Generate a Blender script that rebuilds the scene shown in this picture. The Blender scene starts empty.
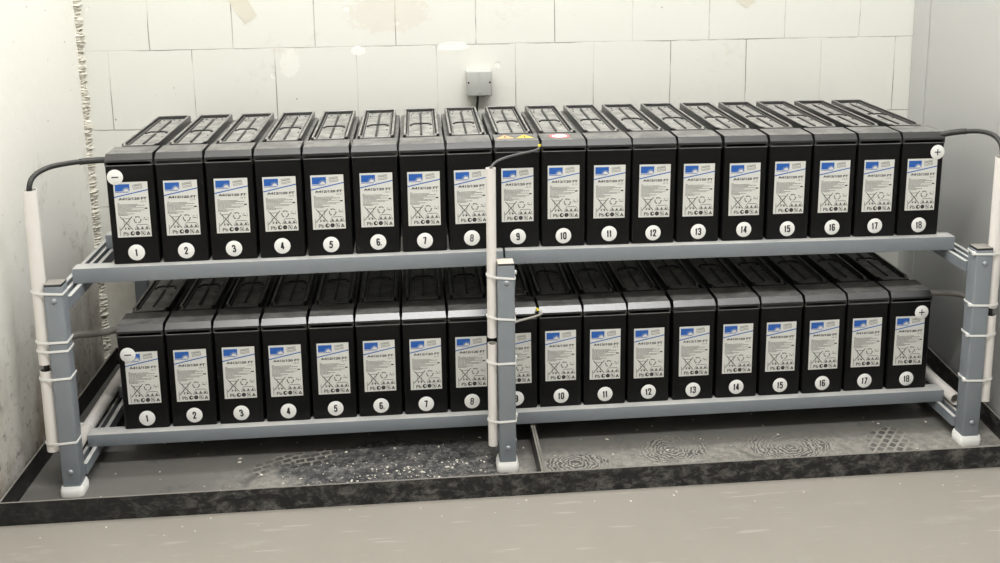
import bpy, bmesh, math, random
from mathutils import Vector, Matrix
random.seed(7)
S = bpy.context.scene
COL = S.collection
PI = math.pi

# ------------------------------------------------------------------ materials
class NT:
    """small wrapper round a material's node tree"""
    def __init__(self, name):
        self.m = bpy.data.materials.new(name)
        self.m.use_nodes = True
        self.t = self.m.node_tree
        self.b = self.t.nodes['Principled BSDF']
        self.tc = None
    def n(self, typ, **props):
        nd = self.t.nodes.new(typ)
        for k, v in props.items():
            setattr(nd, k, v)
        return nd
    def l(self, a, b):
        self.t.links.new(a, b)
    def put(self, sock, v):
        if hasattr(v, 'links'):
            self.l(v, sock)
        else:
            if isinstance(v, (tuple, list)) and len(v) == 3 and sock.type == 'RGBA':
                v = (*v, 1)
            sock.default_value = v
    def obj(self):
        if not self.tc:
            self.tc = self.n('ShaderNodeTexCoord')
        return self.tc.outputs['Object']
    def mapping(self, scale=(1, 1, 1), loc=(0, 0, 0), rot=(0, 0, 0), src=None):
        mp = self.n('ShaderNodeMapping')
        self.l(src or self.obj(), mp.inputs['Vector'])
        mp.inputs['Scale'].default_value = scale
        mp.inputs['Location'].default_value = loc
        mp.inputs['Rotation'].default_value = rot
        return mp.outputs[0]
    def noise(self, scale, detail=4, rough=.55, vec=None, dist=0):
        nd = self.n('ShaderNodeTexNoise')
        self.l(vec or self.obj(), nd.inputs['Vector'])
        nd.inputs['Scale'].default_value = scale
        nd.inputs['Detail'].default_value = detail
        nd.inputs['Roughness'].default_value = rough
        nd.inputs['Distortion'].default_value = dist
        return nd.outputs['Fac']
    def voro(self, scale, vec=None, feature='F1', out='Distance'):
        nd = self.n('ShaderNodeTexVoronoi', feature=feature)
        self.l(vec or self.obj(), nd.inputs['Vector'])
        nd.inputs['Scale'].default_value = scale
        return nd.outputs[out]
    def rng(self, v, a, b, c=0.0, d=1.0):
        nd = self.n('ShaderNodeMapRange', interpolation_type='SMOOTHSTEP')
        self.put(nd.inputs[0], v)
        for i, q in enumerate((a, b, c, d)):
            nd.inputs[i + 1].default_value = q
        return nd.outputs[0]
    def math(self, op, a, b=None):
        nd = self.n('ShaderNodeMath', operation=op)
        self.put(nd.inputs[0], a)
        if b is not None:
            self.put(nd.inputs[1], b)
        return nd.outputs[0]
    def mix(self, f, a, b):
        nd = self.n('ShaderNodeMix', data_type='RGBA')
        self.put(nd.inputs[0], f)
        self.put(nd.inputs[6], a)
        self.put(nd.inputs[7], b)
        return nd.outputs[2]
    def sep(self, src=None):
        nd = self.n('ShaderNodeSeparateXYZ')
        self.l(src or self.obj(), nd.inputs[0])
        return nd.outputs
    def normal(self):
        return self.n('ShaderNodeNewGeometry').outputs['Normal']
    def bump(self, h, strength=.3, dist=.002):
        nd = self.n('ShaderNodeBump')
        nd.inputs['Strength'].default_value = strength
        nd.inputs['Distance'].default_value = dist
        self.l(h, nd.inputs['Height'])
        self.l(nd.outputs[0], self.b.inputs['Normal'])
    def fin(self, col=None, rough=None, metal=None, spec=None):
        for k, v in (('Base Color', col), ('Roughness', rough), ('Metallic', metal), ('Specular IOR Level', spec)):
            if v is not None:
                self.put(self.b.inputs[k], v)
        return self.m

def plain(name, col, rough=.5, metal=0.0, spec=.5, var=0.0, scale=30):
    k = NT(name)
    if var:
        f = k.noise(scale)
        c = k.mix(f, tuple(q * (1 - var) for q in col), tuple(min(1, q * (1 + var)) for q in col))
    else:
        c = col
    return k.fin(c, rough, metal, spec)

M = {}
M['case'] = (lambda k: k.fin(k.mix(k.rng(k.noise(9, 6, .7), .55, .8), (.0042, .0042, .0044), (.013, .013, .0128)),
                             k.rng(k.noise(14), .3, .7, .36, .52), None, .22))(NT('black_case_plastic'))
def dusty(name, dust, base, lo, hi, sc):
    k = NT(name)
    nz = k.rng(k.sep(k.normal())[2], .70, .97)
    p = k.n('ShaderNodeObjectInfo').outputs['Random']
    mp = k.n('ShaderNodeVectorMath', operation='ADD')
    k.l(k.obj(), mp.inputs[0])
    cmb = k.n('ShaderNodeCombineXYZ')
    k.l(k.math('MULTIPLY', p, 17.0), cmb.inputs[0])
    k.l(cmb.outputs[0], mp.inputs[1])
    f = k.rng(k.noise(sc, 6, .65, mp.outputs[0], .4), .32, .68, lo, hi)
    return k.fin(k.mix(k.math('MULTIPLY', nz, f), base, dust), k.rng(nz, 0, .6, .28, .62), None, .85)
M['lid'] = dusty('dusty_black_lid', (.17, .167, .157), (.012, .012, .012), .40, 1.0, 20)
M['cover'] = dusty('dusty_cap_panel', (.30, .292, .272), (.016, .016, .016), .40, 1.0, 26)
M['groove'] = plain('black_ridge', (.018, .018, .018), .5)
M['label'] = plain('label_paper', (.66, .66, .625), .45, var=.03)
M['blue'] = plain('label_blue', (.012, .10, .41), .45)
M['ink'] = plain('label_ink', (.02, .02, .022), .5)
M['grey_ink'] = plain('label_grey_print', (.10, .10, .10), .5)
M['sticker'] = plain('white_sticker', (.82, .82, .80), .45)
M['yellow'] = plain('warning_yellow', (.75, .50, .05), .5)
M['orange'] = plain('warning_orange', (.62, .36, .16), .5)
M['red'] = plain('sign_red', (.60, .12, .14), .5)
def steel_material():
    k = NT('grey_blue_painted_steel')
    nz = k.rng(k.sep(k.normal())[2], .85, .98)
    c = k.mix(k.noise(25, 5), (.195, .216, .238), (.228, .250, .272))
    c = k.mix(k.math('MULTIPLY', nz, k.rng(k.noise(9, 5), .3, .7, .55, .9)), c, (.60, .59, .56))
    return k.fin(c, k.rng(k.noise(40), .3, .7, .36, .5), 0.0, .5)
M['steel'] = steel_material()
M['cap_black'] = dusty('dusty_black_cap', (.24, .22, .20), (.010, .010, .010), .8, 1.0, 40)
M['cap_dust'] = dusty('dusty_beige_cap', (.62, .55, .47), (.03, .03, .03), .9, 1.0, 40)
M['bolt'] = plain('bolt_metal', (.36, .39, .42), .35, .5)
M['foot'] = plain('white_foot_plastic', (.80, .79, .76), .45, var=.05)
M['pipe'] = plain('white_conduit', (.74, .705, .67), .42, var=.03, scale=12)
M['tie'] = plain('white_nylon', (.80, .79, .77), .4)
M['cable'] = plain('black_rubber_cable', (.022, .021, .019), .5, var=.2)
M['cable_dust'] = plain('dusty_grey_cable', (.10, .093, .085), .6, var=.25, scale=25)
M['sense'] = plain('grey_sensor_wire', (.085, .085, .085), .5)
M['sense_pale'] = plain('pale_sensor_wire', (.42, .40, .36), .55)
M['ferrule'] = plain('yellow_ferrule', (.75, .62, .05), .5)
M['jbox'] = plain('grey_box_plastic', (.40, .405, .385), .45, var=.03)
M['hole'] = plain('dark_hole', (.012, .012, .012), .8)
M['crumb'] = plain('mortar_crumb', (.62, .58, .50), .9, var=.2)
M['tape'] = plain('beige_tape', (.655, .62, .535), .5, var=.03)

def wall_block_material():
    k = NT('painted_block_wall')
    v = k.mapping(loc=(.0, .0, .0))
    x, y, z = k.sep()
    cmb = k.n('ShaderNodeCombineXYZ')
    wob = k.noise(6, 3)
    k.l(k.math('ADD', x, k.math('MULTIPLY', k.math('SUBTRACT', wob, .5), .006)), cmb.inputs[0])
    k.l(k.math('ADD', z, k.math('MULTIPLY', k.math('SUBTRACT', k.noise(9, 3), .5), .006)), cmb.inputs[1])
    br = k.n('ShaderNodeTexBrick')
    br.offset = .5; br.squash = 1
    mp = k.n('ShaderNodeMapping')
    k.l(cmb.outputs[0], mp.inputs['Vector'])
    mp.inputs['Location'].default_value = (-.029 + 4 * .2443, -.653 + 4 * .2395, 0)
    k.l(mp.outputs[0], br.inputs['Vector'])
    br.inputs['Scale'].default_value = 1
    br.inputs['Mortar Size'].default_value = .0017
    br.inputs['Mortar Smooth'].default_value = .35
    br.inputs['Brick Width'].default_value = .2443
    br.inputs['Row Height'].default_value = .2395
    br.inputs['Color1'].default_value = (0, 0, 0, 1)
    br.inputs['Color2'].default_value = (0, 0, 0, 1)
    br.inputs['Mortar'].default_value = (1, 1, 1, 1)
    # joints are open in places and painted shut in others
    gap = k.math('MULTIPLY', br.outputs['Fac'], k.rng(k.noise(4.5, 4, .6), .40, .62, .12, .95))
    # thin, faintly dirty patches
    dirt = k.math('MULTIPLY', k.rng(k.noise(3.2, 7, .72), .55, .75), k.rng(k.noise(38, 5, .7), .48, .62))
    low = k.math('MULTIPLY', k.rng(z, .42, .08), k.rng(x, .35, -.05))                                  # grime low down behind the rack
    spall = k.math('MULTIPLY', k.rng(k.voro(8.5), .10, .06), k.rng(k.noise(55, 4), .42, .5))
    pock = k.math('MULTIPLY', k.rng(k.voro(26), .10, .055), k.rng(k.noise(2.2, 2), .48, .6))
    c = k.mix(k.noise(1.6, 3), (.705, .70, .645), (.735, .732, .685))
    c = k.mix(k.math('MULTIPLY', dirt, .35), c, (.50, .42, .33))
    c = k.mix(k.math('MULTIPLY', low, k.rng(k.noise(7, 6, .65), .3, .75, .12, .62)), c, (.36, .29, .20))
    c = k.mix(k.math('MULTIPLY', spall, .6), c, (.86, .85, .80))
    c = k.mix(k.math('MULTIPLY', pock, .7), c, (.22, .19, .15))
    c = k.mix(k.math('MULTIPLY', gap, .78), c, (.10, .085, .065))
    for (ex, ez, rx, rz, cc, am) in ((.647, .880, .022, .016, (.86, .855, .82), .9), (.935, .890, .050, .015, (.86, .855, .82), .9), (.74, .99, .13, .06, (.55, .46, .36), .22), (.44, .845, .03, .045, (.84, .83, .78), .6)):
        d = k.math('ADD', k.math('POWER', k.math('DIVIDE', k.math('SUBTRACT', x, ex), rx), 2.0), k.math('POWER', k.math('DIVIDE', k.math('SUBTRACT', z, ez), rz), 2.0))
        f = k.rng(k.math('ADD', d, k.math('MULTIPLY', k.math('SUBTRACT', k.noise(45, 6, .75), .5), 2.6)), 1.1, .7, 0, am)
        c = k.mix(f, c, cc)
        if am == .9: spall = k.math('ADD', spall, k.math('MULTIPLY', f, k.noise(110, 5)))
    h = k.math('SUBTRACT', k.math('MULTIPLY', k.noise(60, 5), .25), k.math('ADD', br.outputs['Fac'], k.math('MULTIPLY', spall, .8)))
    k.bump(h, .35, .003)
    return k.fin(c, .6, None, .3)
M['block'] = wall_block_material()

def left_wall_material():
    k = NT('stained_concrete_wall')
    x, y, z = k.sep()
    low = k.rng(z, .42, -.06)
    stain = k.rng(k.noise(4.5, 8, .72, k.mapping((1, 1, .55))), .40, .68)
    fleck = k.rng(k.noise(42, 5, .75), .56, .66)
    pock = k.rng(k.voro(24), .085, .045)
    scuff = k.math('MULTIPLY', k.rng(k.noise(7, 6, .7, k.mapping((1, 1, 1), (3, 1, 0))), .56, .72), k.rng(z, .75, .5))
    c = k.mix(k.noise(2.1, 4), (.80, .785, .735), (.83, .815, .765))
    c = k.mix(k.math('MULTIPLY', scuff, .55), c, (.34, .30, .25))
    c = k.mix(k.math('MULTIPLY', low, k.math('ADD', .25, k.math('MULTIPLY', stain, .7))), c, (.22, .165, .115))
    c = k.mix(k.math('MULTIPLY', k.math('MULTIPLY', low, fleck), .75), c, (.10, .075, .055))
    c = k.mix(k.math('MULTIPLY', pock, k.rng(k.noise(3, 2), .45, .6, 0, .75)), c, (.24, .21, .17))
    h = k.math('SUBTRACT', k.noise(30, 6), pock)
    k.bump(h, .35, .003)
    return k.fin(c, .6, None, .3)
M['concrete'] = left_wall_material()
M['panel'] = (lambda k: k.fin(k.mix(k.noise(3, 4), (.47, .472, .462), (.51, .51, .50)), k.rng(k.noise(6, 5), .3, .7, .34, .44), .15, .5))(NT('grey_painted_sheet'))

def floor_material():
    k = NT('grey_beige_screed')
    c = k.mix(k.noise(2.3, 6, .6), (.228, .212, .183), (.285, .266, .233))
    c = k.mix(k.rng(k.noise(14, 7, .75, k.mapping((.35, 1, 1))), .55, .75, 0, .5), c, (.34, .318, .28))
    c = k.mix(k.math('MULTIPLY', k.rng(k.voro(34), .05, .025), .6), c, (.12, .10, .08))
    sc = k.rng(k.noise(55, 2, .5, k.mapping((.12, 1.3, 1), (0, 0, 0), (0, 0, .5))), .66, .72, 0, .3)
    c = k.mix(sc, c, (.46, .43, .38))
    k.bump(k.noise(40, 6), .1, .002)
    return k.fin(c, k.rng(k.noise(5), .3, .7, .45, .6), None, .4)
M['floor'] = floor_material()

def tray_material(name, prints, wet):
    k = NT(name)
    x, y, z = k.sep()
    nz = k.rng(k.sep(k.normal())[2], .5, .9)
    black = (.011, .011, .0115)
    c = k.mix(k.noise(5, 6, .6), (.095, .092, .085), (.145, .138, .127))       # film of dust
    # grainy dry dirt towards the front
    grain = k.math('MULTIPLY', k.rng(y, .0, -.14), k.rng(x, .20, .5))
    c = k.mix(k.math('MULTIPLY', grain, k.rng(k.noise(45, 9, .85), .36, .66, .1, .9)), c, (.34, .32, .28))
    c = k.mix(k.rng(k.noise(11, 6, .7, None, .8), .56, .70, 0, .6), c, (.05, .05, .048))
    if wet:                                                   # a swept dark patch with white specks
        (wx, wy, wr, ws) = wet
        d = k.math('ADD', k.math('POWER', k.math('DIVIDE', k.math('SUBTRACT', x, wx), wr), 2.0),
                   k.math('POWER', k.math('DIVIDE', k.math('SUBTRACT', y, wy), ws), 2.0))
        f = k.rng(k.math('ADD', d, k.math('MULTIPLY', k.math('SUBTRACT', k.noise(9, 5), .5), 1.4)), 1.1, .85)
        inner = k.mix(k.rng(k.noise(48, 9, .86), .44, .66), (.026, .027, .029), (.24, .232, .215))
        inner = k.mix(k.rng(k.noise(130, 3, .7), .68, .73), inner, (.62, .58, .5))
        c = k.mix(f, c, inner)
    for (px, py, rx, ry, rot, kind) in prints:                # boot treads pressed into the dust
        v = k.mapping((1, 1, 1), (0, 0, 0), (0, 0, 0))
        vm = k.n('ShaderNodeMapping', vector_type='TEXTURE')
        k.l(v, vm.inputs['Vector'])
        vm.inputs['Location'].default_value = (px, py, 0)
        vm.inputs['Rotation'].default_value = (0, 0, rot)
        sx, sy, _ = k.sep(vm.outputs[0])
        d = k.math('ADD', k.math('POWER', k.math('DIVIDE', sx, rx), 2.0), k.math('POWER', k.math('DIVIDE', sy, ry), 2.0))
        msk = k.rng(k.math('ADD', d, k.math('MULTIPLY', k.math('SUBTRACT', k.noise(25, 4), .5), 1.0)), 1.1, .75)
        if kind == 'r':
            w = k.n('ShaderNodeTexWave', wave_type='RINGS', rings_direction='Z')
            k.l(vm.outputs[0], w.inputs['Vector'])
            w.inputs['Scale'].default_value = 30
            w.inputs['Distortion'].default_value = 9
            w.inputs['Detail'].default_value = 2
            w.inputs['Detail Scale'].default_value = 2.0
        else:
            w = k.n('ShaderNodeTexBrick')
            k.l(vm.outputs[0], w.inputs['Vector'])
            w.inputs['Scale'].default_value = 1
            w.inputs['Brick Width'].default_value = .027
            w.inputs['Row Height'].default_value = .021
            w.inputs['Mortar Size'].default_value = .0042
            w.inputs['Mortar Smooth'].default_value = .5
        c = k.mix(k.math('MULTIPLY', msk, k.rng(k.noise(12, 5), .38, .62, .05, .8)), c, k.mix(k.rng(w.outputs['Fac'], .35, .65), (.03, .03, .03), (.30, .28, .25)))
    # rims: black plastic with chalky smears
    smear = k.rng(k.noise(26, 8, .8, k.mapping((1, 1, 1.6), (0, 0, 0), (0, .4, 0)), .35), .44, .68, 0, .85)
    smear = k.math('MULTIPLY', smear, k.rng(x, .0, .35, .3, 1.0))
    rim = k.mix(smear, black, (.15, .145, .135))
    f = k.math('MULTIPLY', nz, k.rng(z, -.055, -.08))
    edge = k.math('MULTIPLY', nz, k.rng(z, -.050, -.042))
    c2 = k.mix(f, rim, c)
    c2 = k.mix(k.math('MULTIPLY', edge, .9), c2, (.20, .185, .165))
    k.bump(k.noise(110, 6, .7), .15, .002)
    return k.fin(c2, k.rng(nz, 0, 1, .45, .7), None, .35)
M['tray_a'] = tray_material('dusty_black_tray', [(.445, -.055, .07, .05, .5, 'b'), (.535, -.02, .06, .04, .2, 'b')], (.74, -.10, .30, .15))
M['tray_b'] = tray_material('trodden_black_tray', [(1.46, -.085, .10, .07, .3, 'r'), (1.77, -.11, .13, .075, -.3, 'r'), (2.04, -.11, .09, .06, .9, 'b'), (1.20, -.13, .09, .05, 0, 'r')], None)
M['mortar'] = (lambda k: (k.bump(k.noise(120, 8, .8), .8, .004), k.fin(k.mix(k.noise(45, 6, .7), (.50, .46, .37), (.78, .76, .68)), .8))[1])(NT('crumbling_mortar'))
M['ceiling'] = plain('white_ceiling', (.78, .77, .74), .7)
M['plain_wall'] = plain('cream_wall', (.74, .73, .68), .7)

# ------------------------------------------------------------------ mesh helpers
def obj(name, bm, mats, parent=None, loc=None, smooth=35):
    me = bpy.data.meshes.new(name)
    bmesh.ops.recalc_face_normals(bm, faces=bm.faces[:])
    bm.to_mesh(me); bm.free()
    for m in (mats if isinstance(mats, (list, tuple)) else [mats]):
        me.materials.append(M[m])
    if smooth:
        for p in me.polygons:
            p.use_smooth = True
        me.set_sharp_from_angle(angle=math.radians(smooth))
    o = bpy.data.objects.new(name, me)
    COL.objects.link(o)
    if parent: o.parent = parent
    if loc: o.location = loc
    return o

def tag(o, label=None, cat=None, group=None, kind=None):
    if label: o['label'] = label
    if cat: o['category'] = cat
    if group: o['group'] = group
    if kind: o['kind'] = kind
    return o

def empty(name, label, cat, loc=(0, 0, 0), group=None):
    o = bpy.data.objects.new(name, None)
    o.empty_display_size = .05
    COL.objects.link(o); o.location = loc
    return tag(o, label, cat, group)

def BM():
    return bmesh.new()

def bx(bm, lo, hi, bev=0, seg=2, mi=0, mat=None):
    r = bmesh.ops.create_cube(bm, size=1)
    vs = r['verts']
    c = [(a + b) / 2 for a, b in zip(lo, hi)]; d = [b - a for a, b in zip(lo, hi)]
    for v in vs:
        v.co = Vector((c[0] + v.co.x * d[0], c[1] + v.co.y * d[1], c[2] + v.co.z * d[2]))
    fs = set(f for v in vs for f in v.link_faces)
    if bev:
        es = list(set(e for v in vs for e in v.link_edges))
        r2 = bmesh.ops.bevel(bm, geom=es, offset=bev, segments=seg, profile=.5, affect='EDGES')
        vs = list(set(v for f in r2['faces'] for v in f.verts))
        fs = set(f for v in vs for f in v.link_faces)
    for f in fs: f.material_index = mi
    if mat is not None:
        for v in set(v for f in fs for v in f.verts): v.co = mat @ v.co
    return fs

def rrect(hx, y0, y1, r, seg=4):
    pts = []
    for cx, cy, a0 in ((hx - r, y0 + r, -90), (hx - r, y1 - r, 0), (-hx + r, y1 - r, 90), (-hx + r, y0 + r, 180)):
        for i in range(seg + 1):
            a = math.radians(a0 + 90 * i / seg)
            pts.append((cx + r * math.cos(a), cy + r * math.sin(a)))
    return pts

def loft(bm, rings, cap=(True, True), mi=0):
    vr = [[bm.verts.new(p) for p in ring] for ring in rings]
    n = len(vr[0])
    for a, b in zip(vr, vr[1:]):
        for i in range(n):
            f = bm.faces.new((a[i], a[(i + 1) % n], b[(i + 1) % n], b[i])); f.material_index = mi
    if cap[0]: bm.faces.new(vr[0][::-1]).material_index = mi
    if cap[1]: bm.faces.new(vr[-1]).material_index = mi
    return vr

def frames(pts):
    pts = [Vector(p) for p in pts]
    out = []; up = None
    for i, p in enumerate(pts):
        t = (pts[min(i + 1, len(pts) - 1)] - pts[max(i - 1, 0)]).normalized()
        if up is None:
            up = Vector((0, 0, 1)) if abs(t.z) < .9 else Vector((0, 1, 0))
        a = t.cross(up).normalized(); b = a.cross(t).normalized(); up = b
        out.append((p, a, b))
    return out

def spline(ctrl, n=10):
    """Catmull-Rom through the control points"""
    c = [Vector(p) for p in ctrl]
    c = [c[0] * 2 - c[1]] + c + [c[-1] * 2 - c[-2]]
    out = []
    for i in range(1, len(c) - 2):
        for k in range(n):
            t = k / n
            p0, p1, p2, p3 = c[i - 1], c[i], c[i + 1], c[i + 2]
            out.append(.5 * ((2 * p1) + (p2 - p0) * t + (2 * p0 - 5 * p1 + 4 * p2 - p3) * t * t + (3 * p1 - p0 - 3 * p2 + p3) * t ** 3))
    out.append(c[-2])
    return out

def tube(bm, pts, r, seg=14, mi=0, cap=True):
    fr = frames(pts)
    rad = r if isinstance(r, (list, tuple)) else [r] * len(fr)
    rings = [[p + (a * math.cos(2 * PI * k / seg) + b * math.sin(2 * PI * k / seg)) * q for k in range(seg)] for (p, a, b), q in zip(fr, rad)]
    loft(bm, rings, (cap, cap), mi)

def pipe(bm, pts, ro, ri, seg=28):
    """hollow pipe with open ends"""
    fr = frames(pts)
    def ring(p, a, b, q): return [p + (a * math.cos(2 * PI * k / seg) + b * math.sin(2 * PI * k / seg)) * q for k in range(seg)]
    rings = [ring(*f, ro) for f in fr] + [ring(*f, ri) for f in reversed(fr)]
    rings.append(rings[0])
    n = seg
    vr = [[bm.verts.new(p) for p in rg] for rg in rings[:-1]]
    vr.append(vr[0])
    for a, b in zip(vr, vr[1:]):
        for i in range(n):
            bm.faces.new((a[i], a[(i + 1) % n], b[(i + 1) % n], b[i]))

def poly(bm, pts2, y, mi, flip=False):
    """flat print in the XZ plane facing -Y"""
    vs = [bm.verts.new((p[0], y, p[1])) for p in pts2]
    f = bm.faces.new(vs); f.material_index = mi
    f.normal_update()
    if f.normal.y > 0: f.normal_flip()
    return f

def stroke(bm, pts2, w, y, mi, closed=False):
    n = len(pts2)
    for i in range(n if closed else n - 1):
        a = Vector(pts2[i]); b = Vector(pts2[(i + 1) % n])
        d = (b - a).normalized() * (w * .5); q = Vector((-d.y, d.x))
        a2 = a - d * .6; b2 = b + d * .6
        poly(bm, [a2 - q, b2 - q, b2 + q, a2 + q], y, mi)

def disc(bm, cx, cz, r, y, mi, a0=0, a1=360, seg=24):
    pts = [(cx + r * math.cos(math.radians(a0 + (a1 - a0) * i / seg)), cz + r * math.sin(math.radians(a0 + (a1 - a0) * i / seg))) for i in range(seg + (0 if a1 - a0 >= 360 else 1))]
    poly(bm, pts, y, mi)

_tc = {}
def text_geo(s, offset=0.0):
    """outline of a word in the built-in font, normalised to a unit box"""
    key = (s, offset)
    if key not in _tc:
        cu = bpy.data.curves.new('lettering', 'FONT')
        cu.body = s; cu.size = 1; cu.offset = offset; cu.resolution_u = 3; cu.fill_mode = 'FRONT'
        o = bpy.data.objects.new('lettering', cu); COL.objects.link(o)
        dg = bpy.context.evaluated_depsgraph_get(); dg.update()
        me = o.evaluated_get(dg).to_mesh()
        vs = [tuple(v.co) for v in me.vertices]; fs = [tuple(p.vertices) for p in me.polygons]
        o.evaluated_get(dg).to_mesh_clear()
        bpy.data.objects.remove(o); bpy.data.curves.remove(cu)
        x0 = min(v[0] for v in vs); x1 = max(v[0] for v in vs); y0 = min(v[1] for v in vs); y1 = max(v[1] for v in vs)
        _tc[key] = ([((v[0] - x0) / (x1 - x0), (v[1] - y0) / (y1 - y0)) for v in vs], fs)
    return _tc[key]

def put_text(bm, s, x0, x1, z0, z1, y, mi, offset=0.0, rot=0.0):
    vs, fs = text_geo(s, offset)
    cx, cz = (x0 + x1) / 2, (z0 + z1) / 2
    cr, sr = math.cos(rot), math.sin(rot)
    bv = []
    for u, v in vs:
        dx, dz = x0 + u * (x1 - x0) - cx, z0 + v * (z1 - z0) - cz
        bv.append(bm.verts.new((cx + dx * cr - dz * sr, y, cz + dx * sr + dz * cr)))
    for f in fs:
        try:
            q = bm.faces.new([bv[i] for i in f]); q.material_index = mi
            q.normal_update()
            if q.normal.y > 0: q.normal_flip()
        except ValueError:
            pass

# ------------------------------------------------------------------ camera
F, CAM = 1058.2835, Vector((.82189, -2.58671, 1.26005))
yaw, pit, rol = .09590968, .19460462, -.00834356
fw = Vector((math.sin(yaw) * math.cos(pit), math.cos(yaw) * math.cos(pit), -math.sin(pit)))
rt = Vector((math.cos(yaw), -math.sin(yaw), 0)); up = rt.cross(fw)
r2 = rt * math.cos(rol) + up * math.sin(rol); u2 = up * math.cos(rol) - rt * math.sin(rol)
cam = bpy.data.cameras.new('camera'); cam.sensor_width = 36; cam.sensor_fit = 'HORIZONTAL'
cam.lens = F * 36 / 1000; cam.shift_x = -18.0878 / 1000; cam.shift_y = -150.6209 / 1000
cam.clip_start = .05
co = bpy.data.objects.new('camera', cam); COL.objects.link(co)
mw = Matrix.Identity(4)
for i in range(3):
    mw[i][0], mw[i][1], mw[i][2], mw[i][3] = r2[i], u2[i], -fw[i], CAM[i]
co.matrix_world = mw
S.camera = co

# ------------------------------------------------------------------ the room
FZ = -.097
TZ = -.094
XL, YB, CZ, YF = -.175, .66, 3.42, -5.2
def struct(name, bm, m, label=None):
    o = obj(name, bm, m); o['kind'] = 'structure'
    if label: o['label'] = label
    return o
def rwx(y): return 2.356 + .082 * y          # the right wall runs slightly askew
b = BM(); bx(b, (XL - .1, YF, FZ - .1), (2.75, YB + .1, FZ)); struct('floor', b, 'floor', 'grey beige screed floor in front of the black trays')
b = BM(); bx(b, (XL - .1, YB, FZ), (2.75, YB + .12, CZ)); struct('wall_back', b, 'block', 'cream painted block wall behind the battery rack')
b = BM(); bx(b, (XL - .12, YF, FZ), (XL, YB, CZ)); struct('wall_left', b, 'concrete', 'pale concrete wall with dark stains low down at the left')
b = BM()
ring = [(rwx(YF), YF), (2.75, YF), (2.75, YB), (rwx(YB), YB)]
loft(b, [[Vector((x, y, FZ)) for x, y in ring], [Vector((x, y, CZ)) for x, y in ring]])
struct('wall_right', b, 'panel', 'smooth grey sheet wall at the right')
b = BM(); bx(b, (XL - .1, YF - .1, FZ), (2.75, YF, CZ)); struct('wall_front', b, 'plain_wall')
b = BM(); bx(b, (XL - .1, YF, CZ), (2.75, YB + .1, CZ + .1)); struct('ceiling', b, 'ceiling')
# narrow cover strip of the grey sheet by the back corner
b = BM()
ring = [(rwx(.535) - .004, .535), (rwx(.535) + .02, .535), (rwx(.657) + .02, .657), (rwx(.657) - .004, .657)]
loft(b, [[Vector((x, y, FZ)) for x, y in ring], [Vector((x, y, CZ)) for x, y in ring]])
struct('trim_1', b, 'panel', 'narrow grey strip along the right corner')
# crumbling mortar bead down the left corner
b = BM()
rng = random.Random(3)
n = 420
prev = None
for i in range(n + 1):
    z = FZ + (1.30 - FZ) * i / n
    sw = .5 + .5 * math.sin(i * .31) * math.sin(i * .083 + 1)
    w = .010 + .010 * sw + .006 * rng.random(); d = .003 + .006 * rng.random() + .003 * sw
    j = lambda a: a * (rng.random() - .5)
    row = [b.verts.new((XL - .002, YB - w - j(.006), z)), b.verts.new((XL + d * .8 + j(.003), YB - w * .75 + j(.005), z + j(.003))),
           b.verts.new((XL + d * 1.3 + j(.005), YB - w * .4 + j(.005), z + j(.003))), b.verts.new((XL + d * 1.6 + j(.006), YB - .003 + j(.003), z + j(.003))), b.verts.new((XL + d * 2.2 + j(.006), YB + .002, z))]
    if prev:
        for q in range(4): b.faces.new((prev[q], prev[q + 1], row[q + 1], row[q]))
    prev = row
struct('trim_2', b, 'mortar', 'rough crumbling mortar bead down the left corner')

# ------------------------------------------------------------------ spill trays
RT = -.040
def tray(name, xl, xr, m, label):
    """xl, xr: functions giving the side walls along y"""
    Y0, Y1, T = -.262, .652, .005
    bt = BM()
    def quad(pts, z0, z1):
        loft(bt, [[Vector((x, y, z0)) for x, y in pts], [Vector((x, y, z1)) for x, y in pts]])
    quad([(xl(Y0), Y0), (xr(Y0), Y0), (xr(Y1), Y1), (xl(Y1), Y1)], FZ, TZ)
    e = .0005
    quad([(xl(Y0), Y0), (xr(Y0), Y0), (xr(Y0), Y0 + T), (xl(Y0), Y0 + T)], TZ, RT)
    quad([(xl(Y1), Y1 - T), (xr(Y1), Y1 - T), (xr(Y1), Y1), (xl(Y1), Y1)], TZ, RT)
    quad([(xl(Y0), Y0 + T), (xl(Y0) + T, Y0 + T), (xl(Y1) + T, Y1 - T), (xl(Y1), Y1 - T)], TZ, RT - e)
    quad([(xr(Y0) - T, Y0 + T), (xr(Y0), Y0 + T), (xr(Y1), Y1 - T), (xr(Y1) - T, Y1 - T)], TZ, RT - e)
    return tag(obj(name, bt, m), label, 'tray')
tray('spill_tray', lambda y: -.1575 + .021 * y, lambda y: 1.1015, 'tray_a', 'shallow black plastic tray under the left half of the battery rack')
tray('spill_tray', lambda y: 1.1025, lambda y: rwx(y) - .008, 'tray_b', 'shallow black plastic tray full of boot prints under the right half of the rack')
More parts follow.
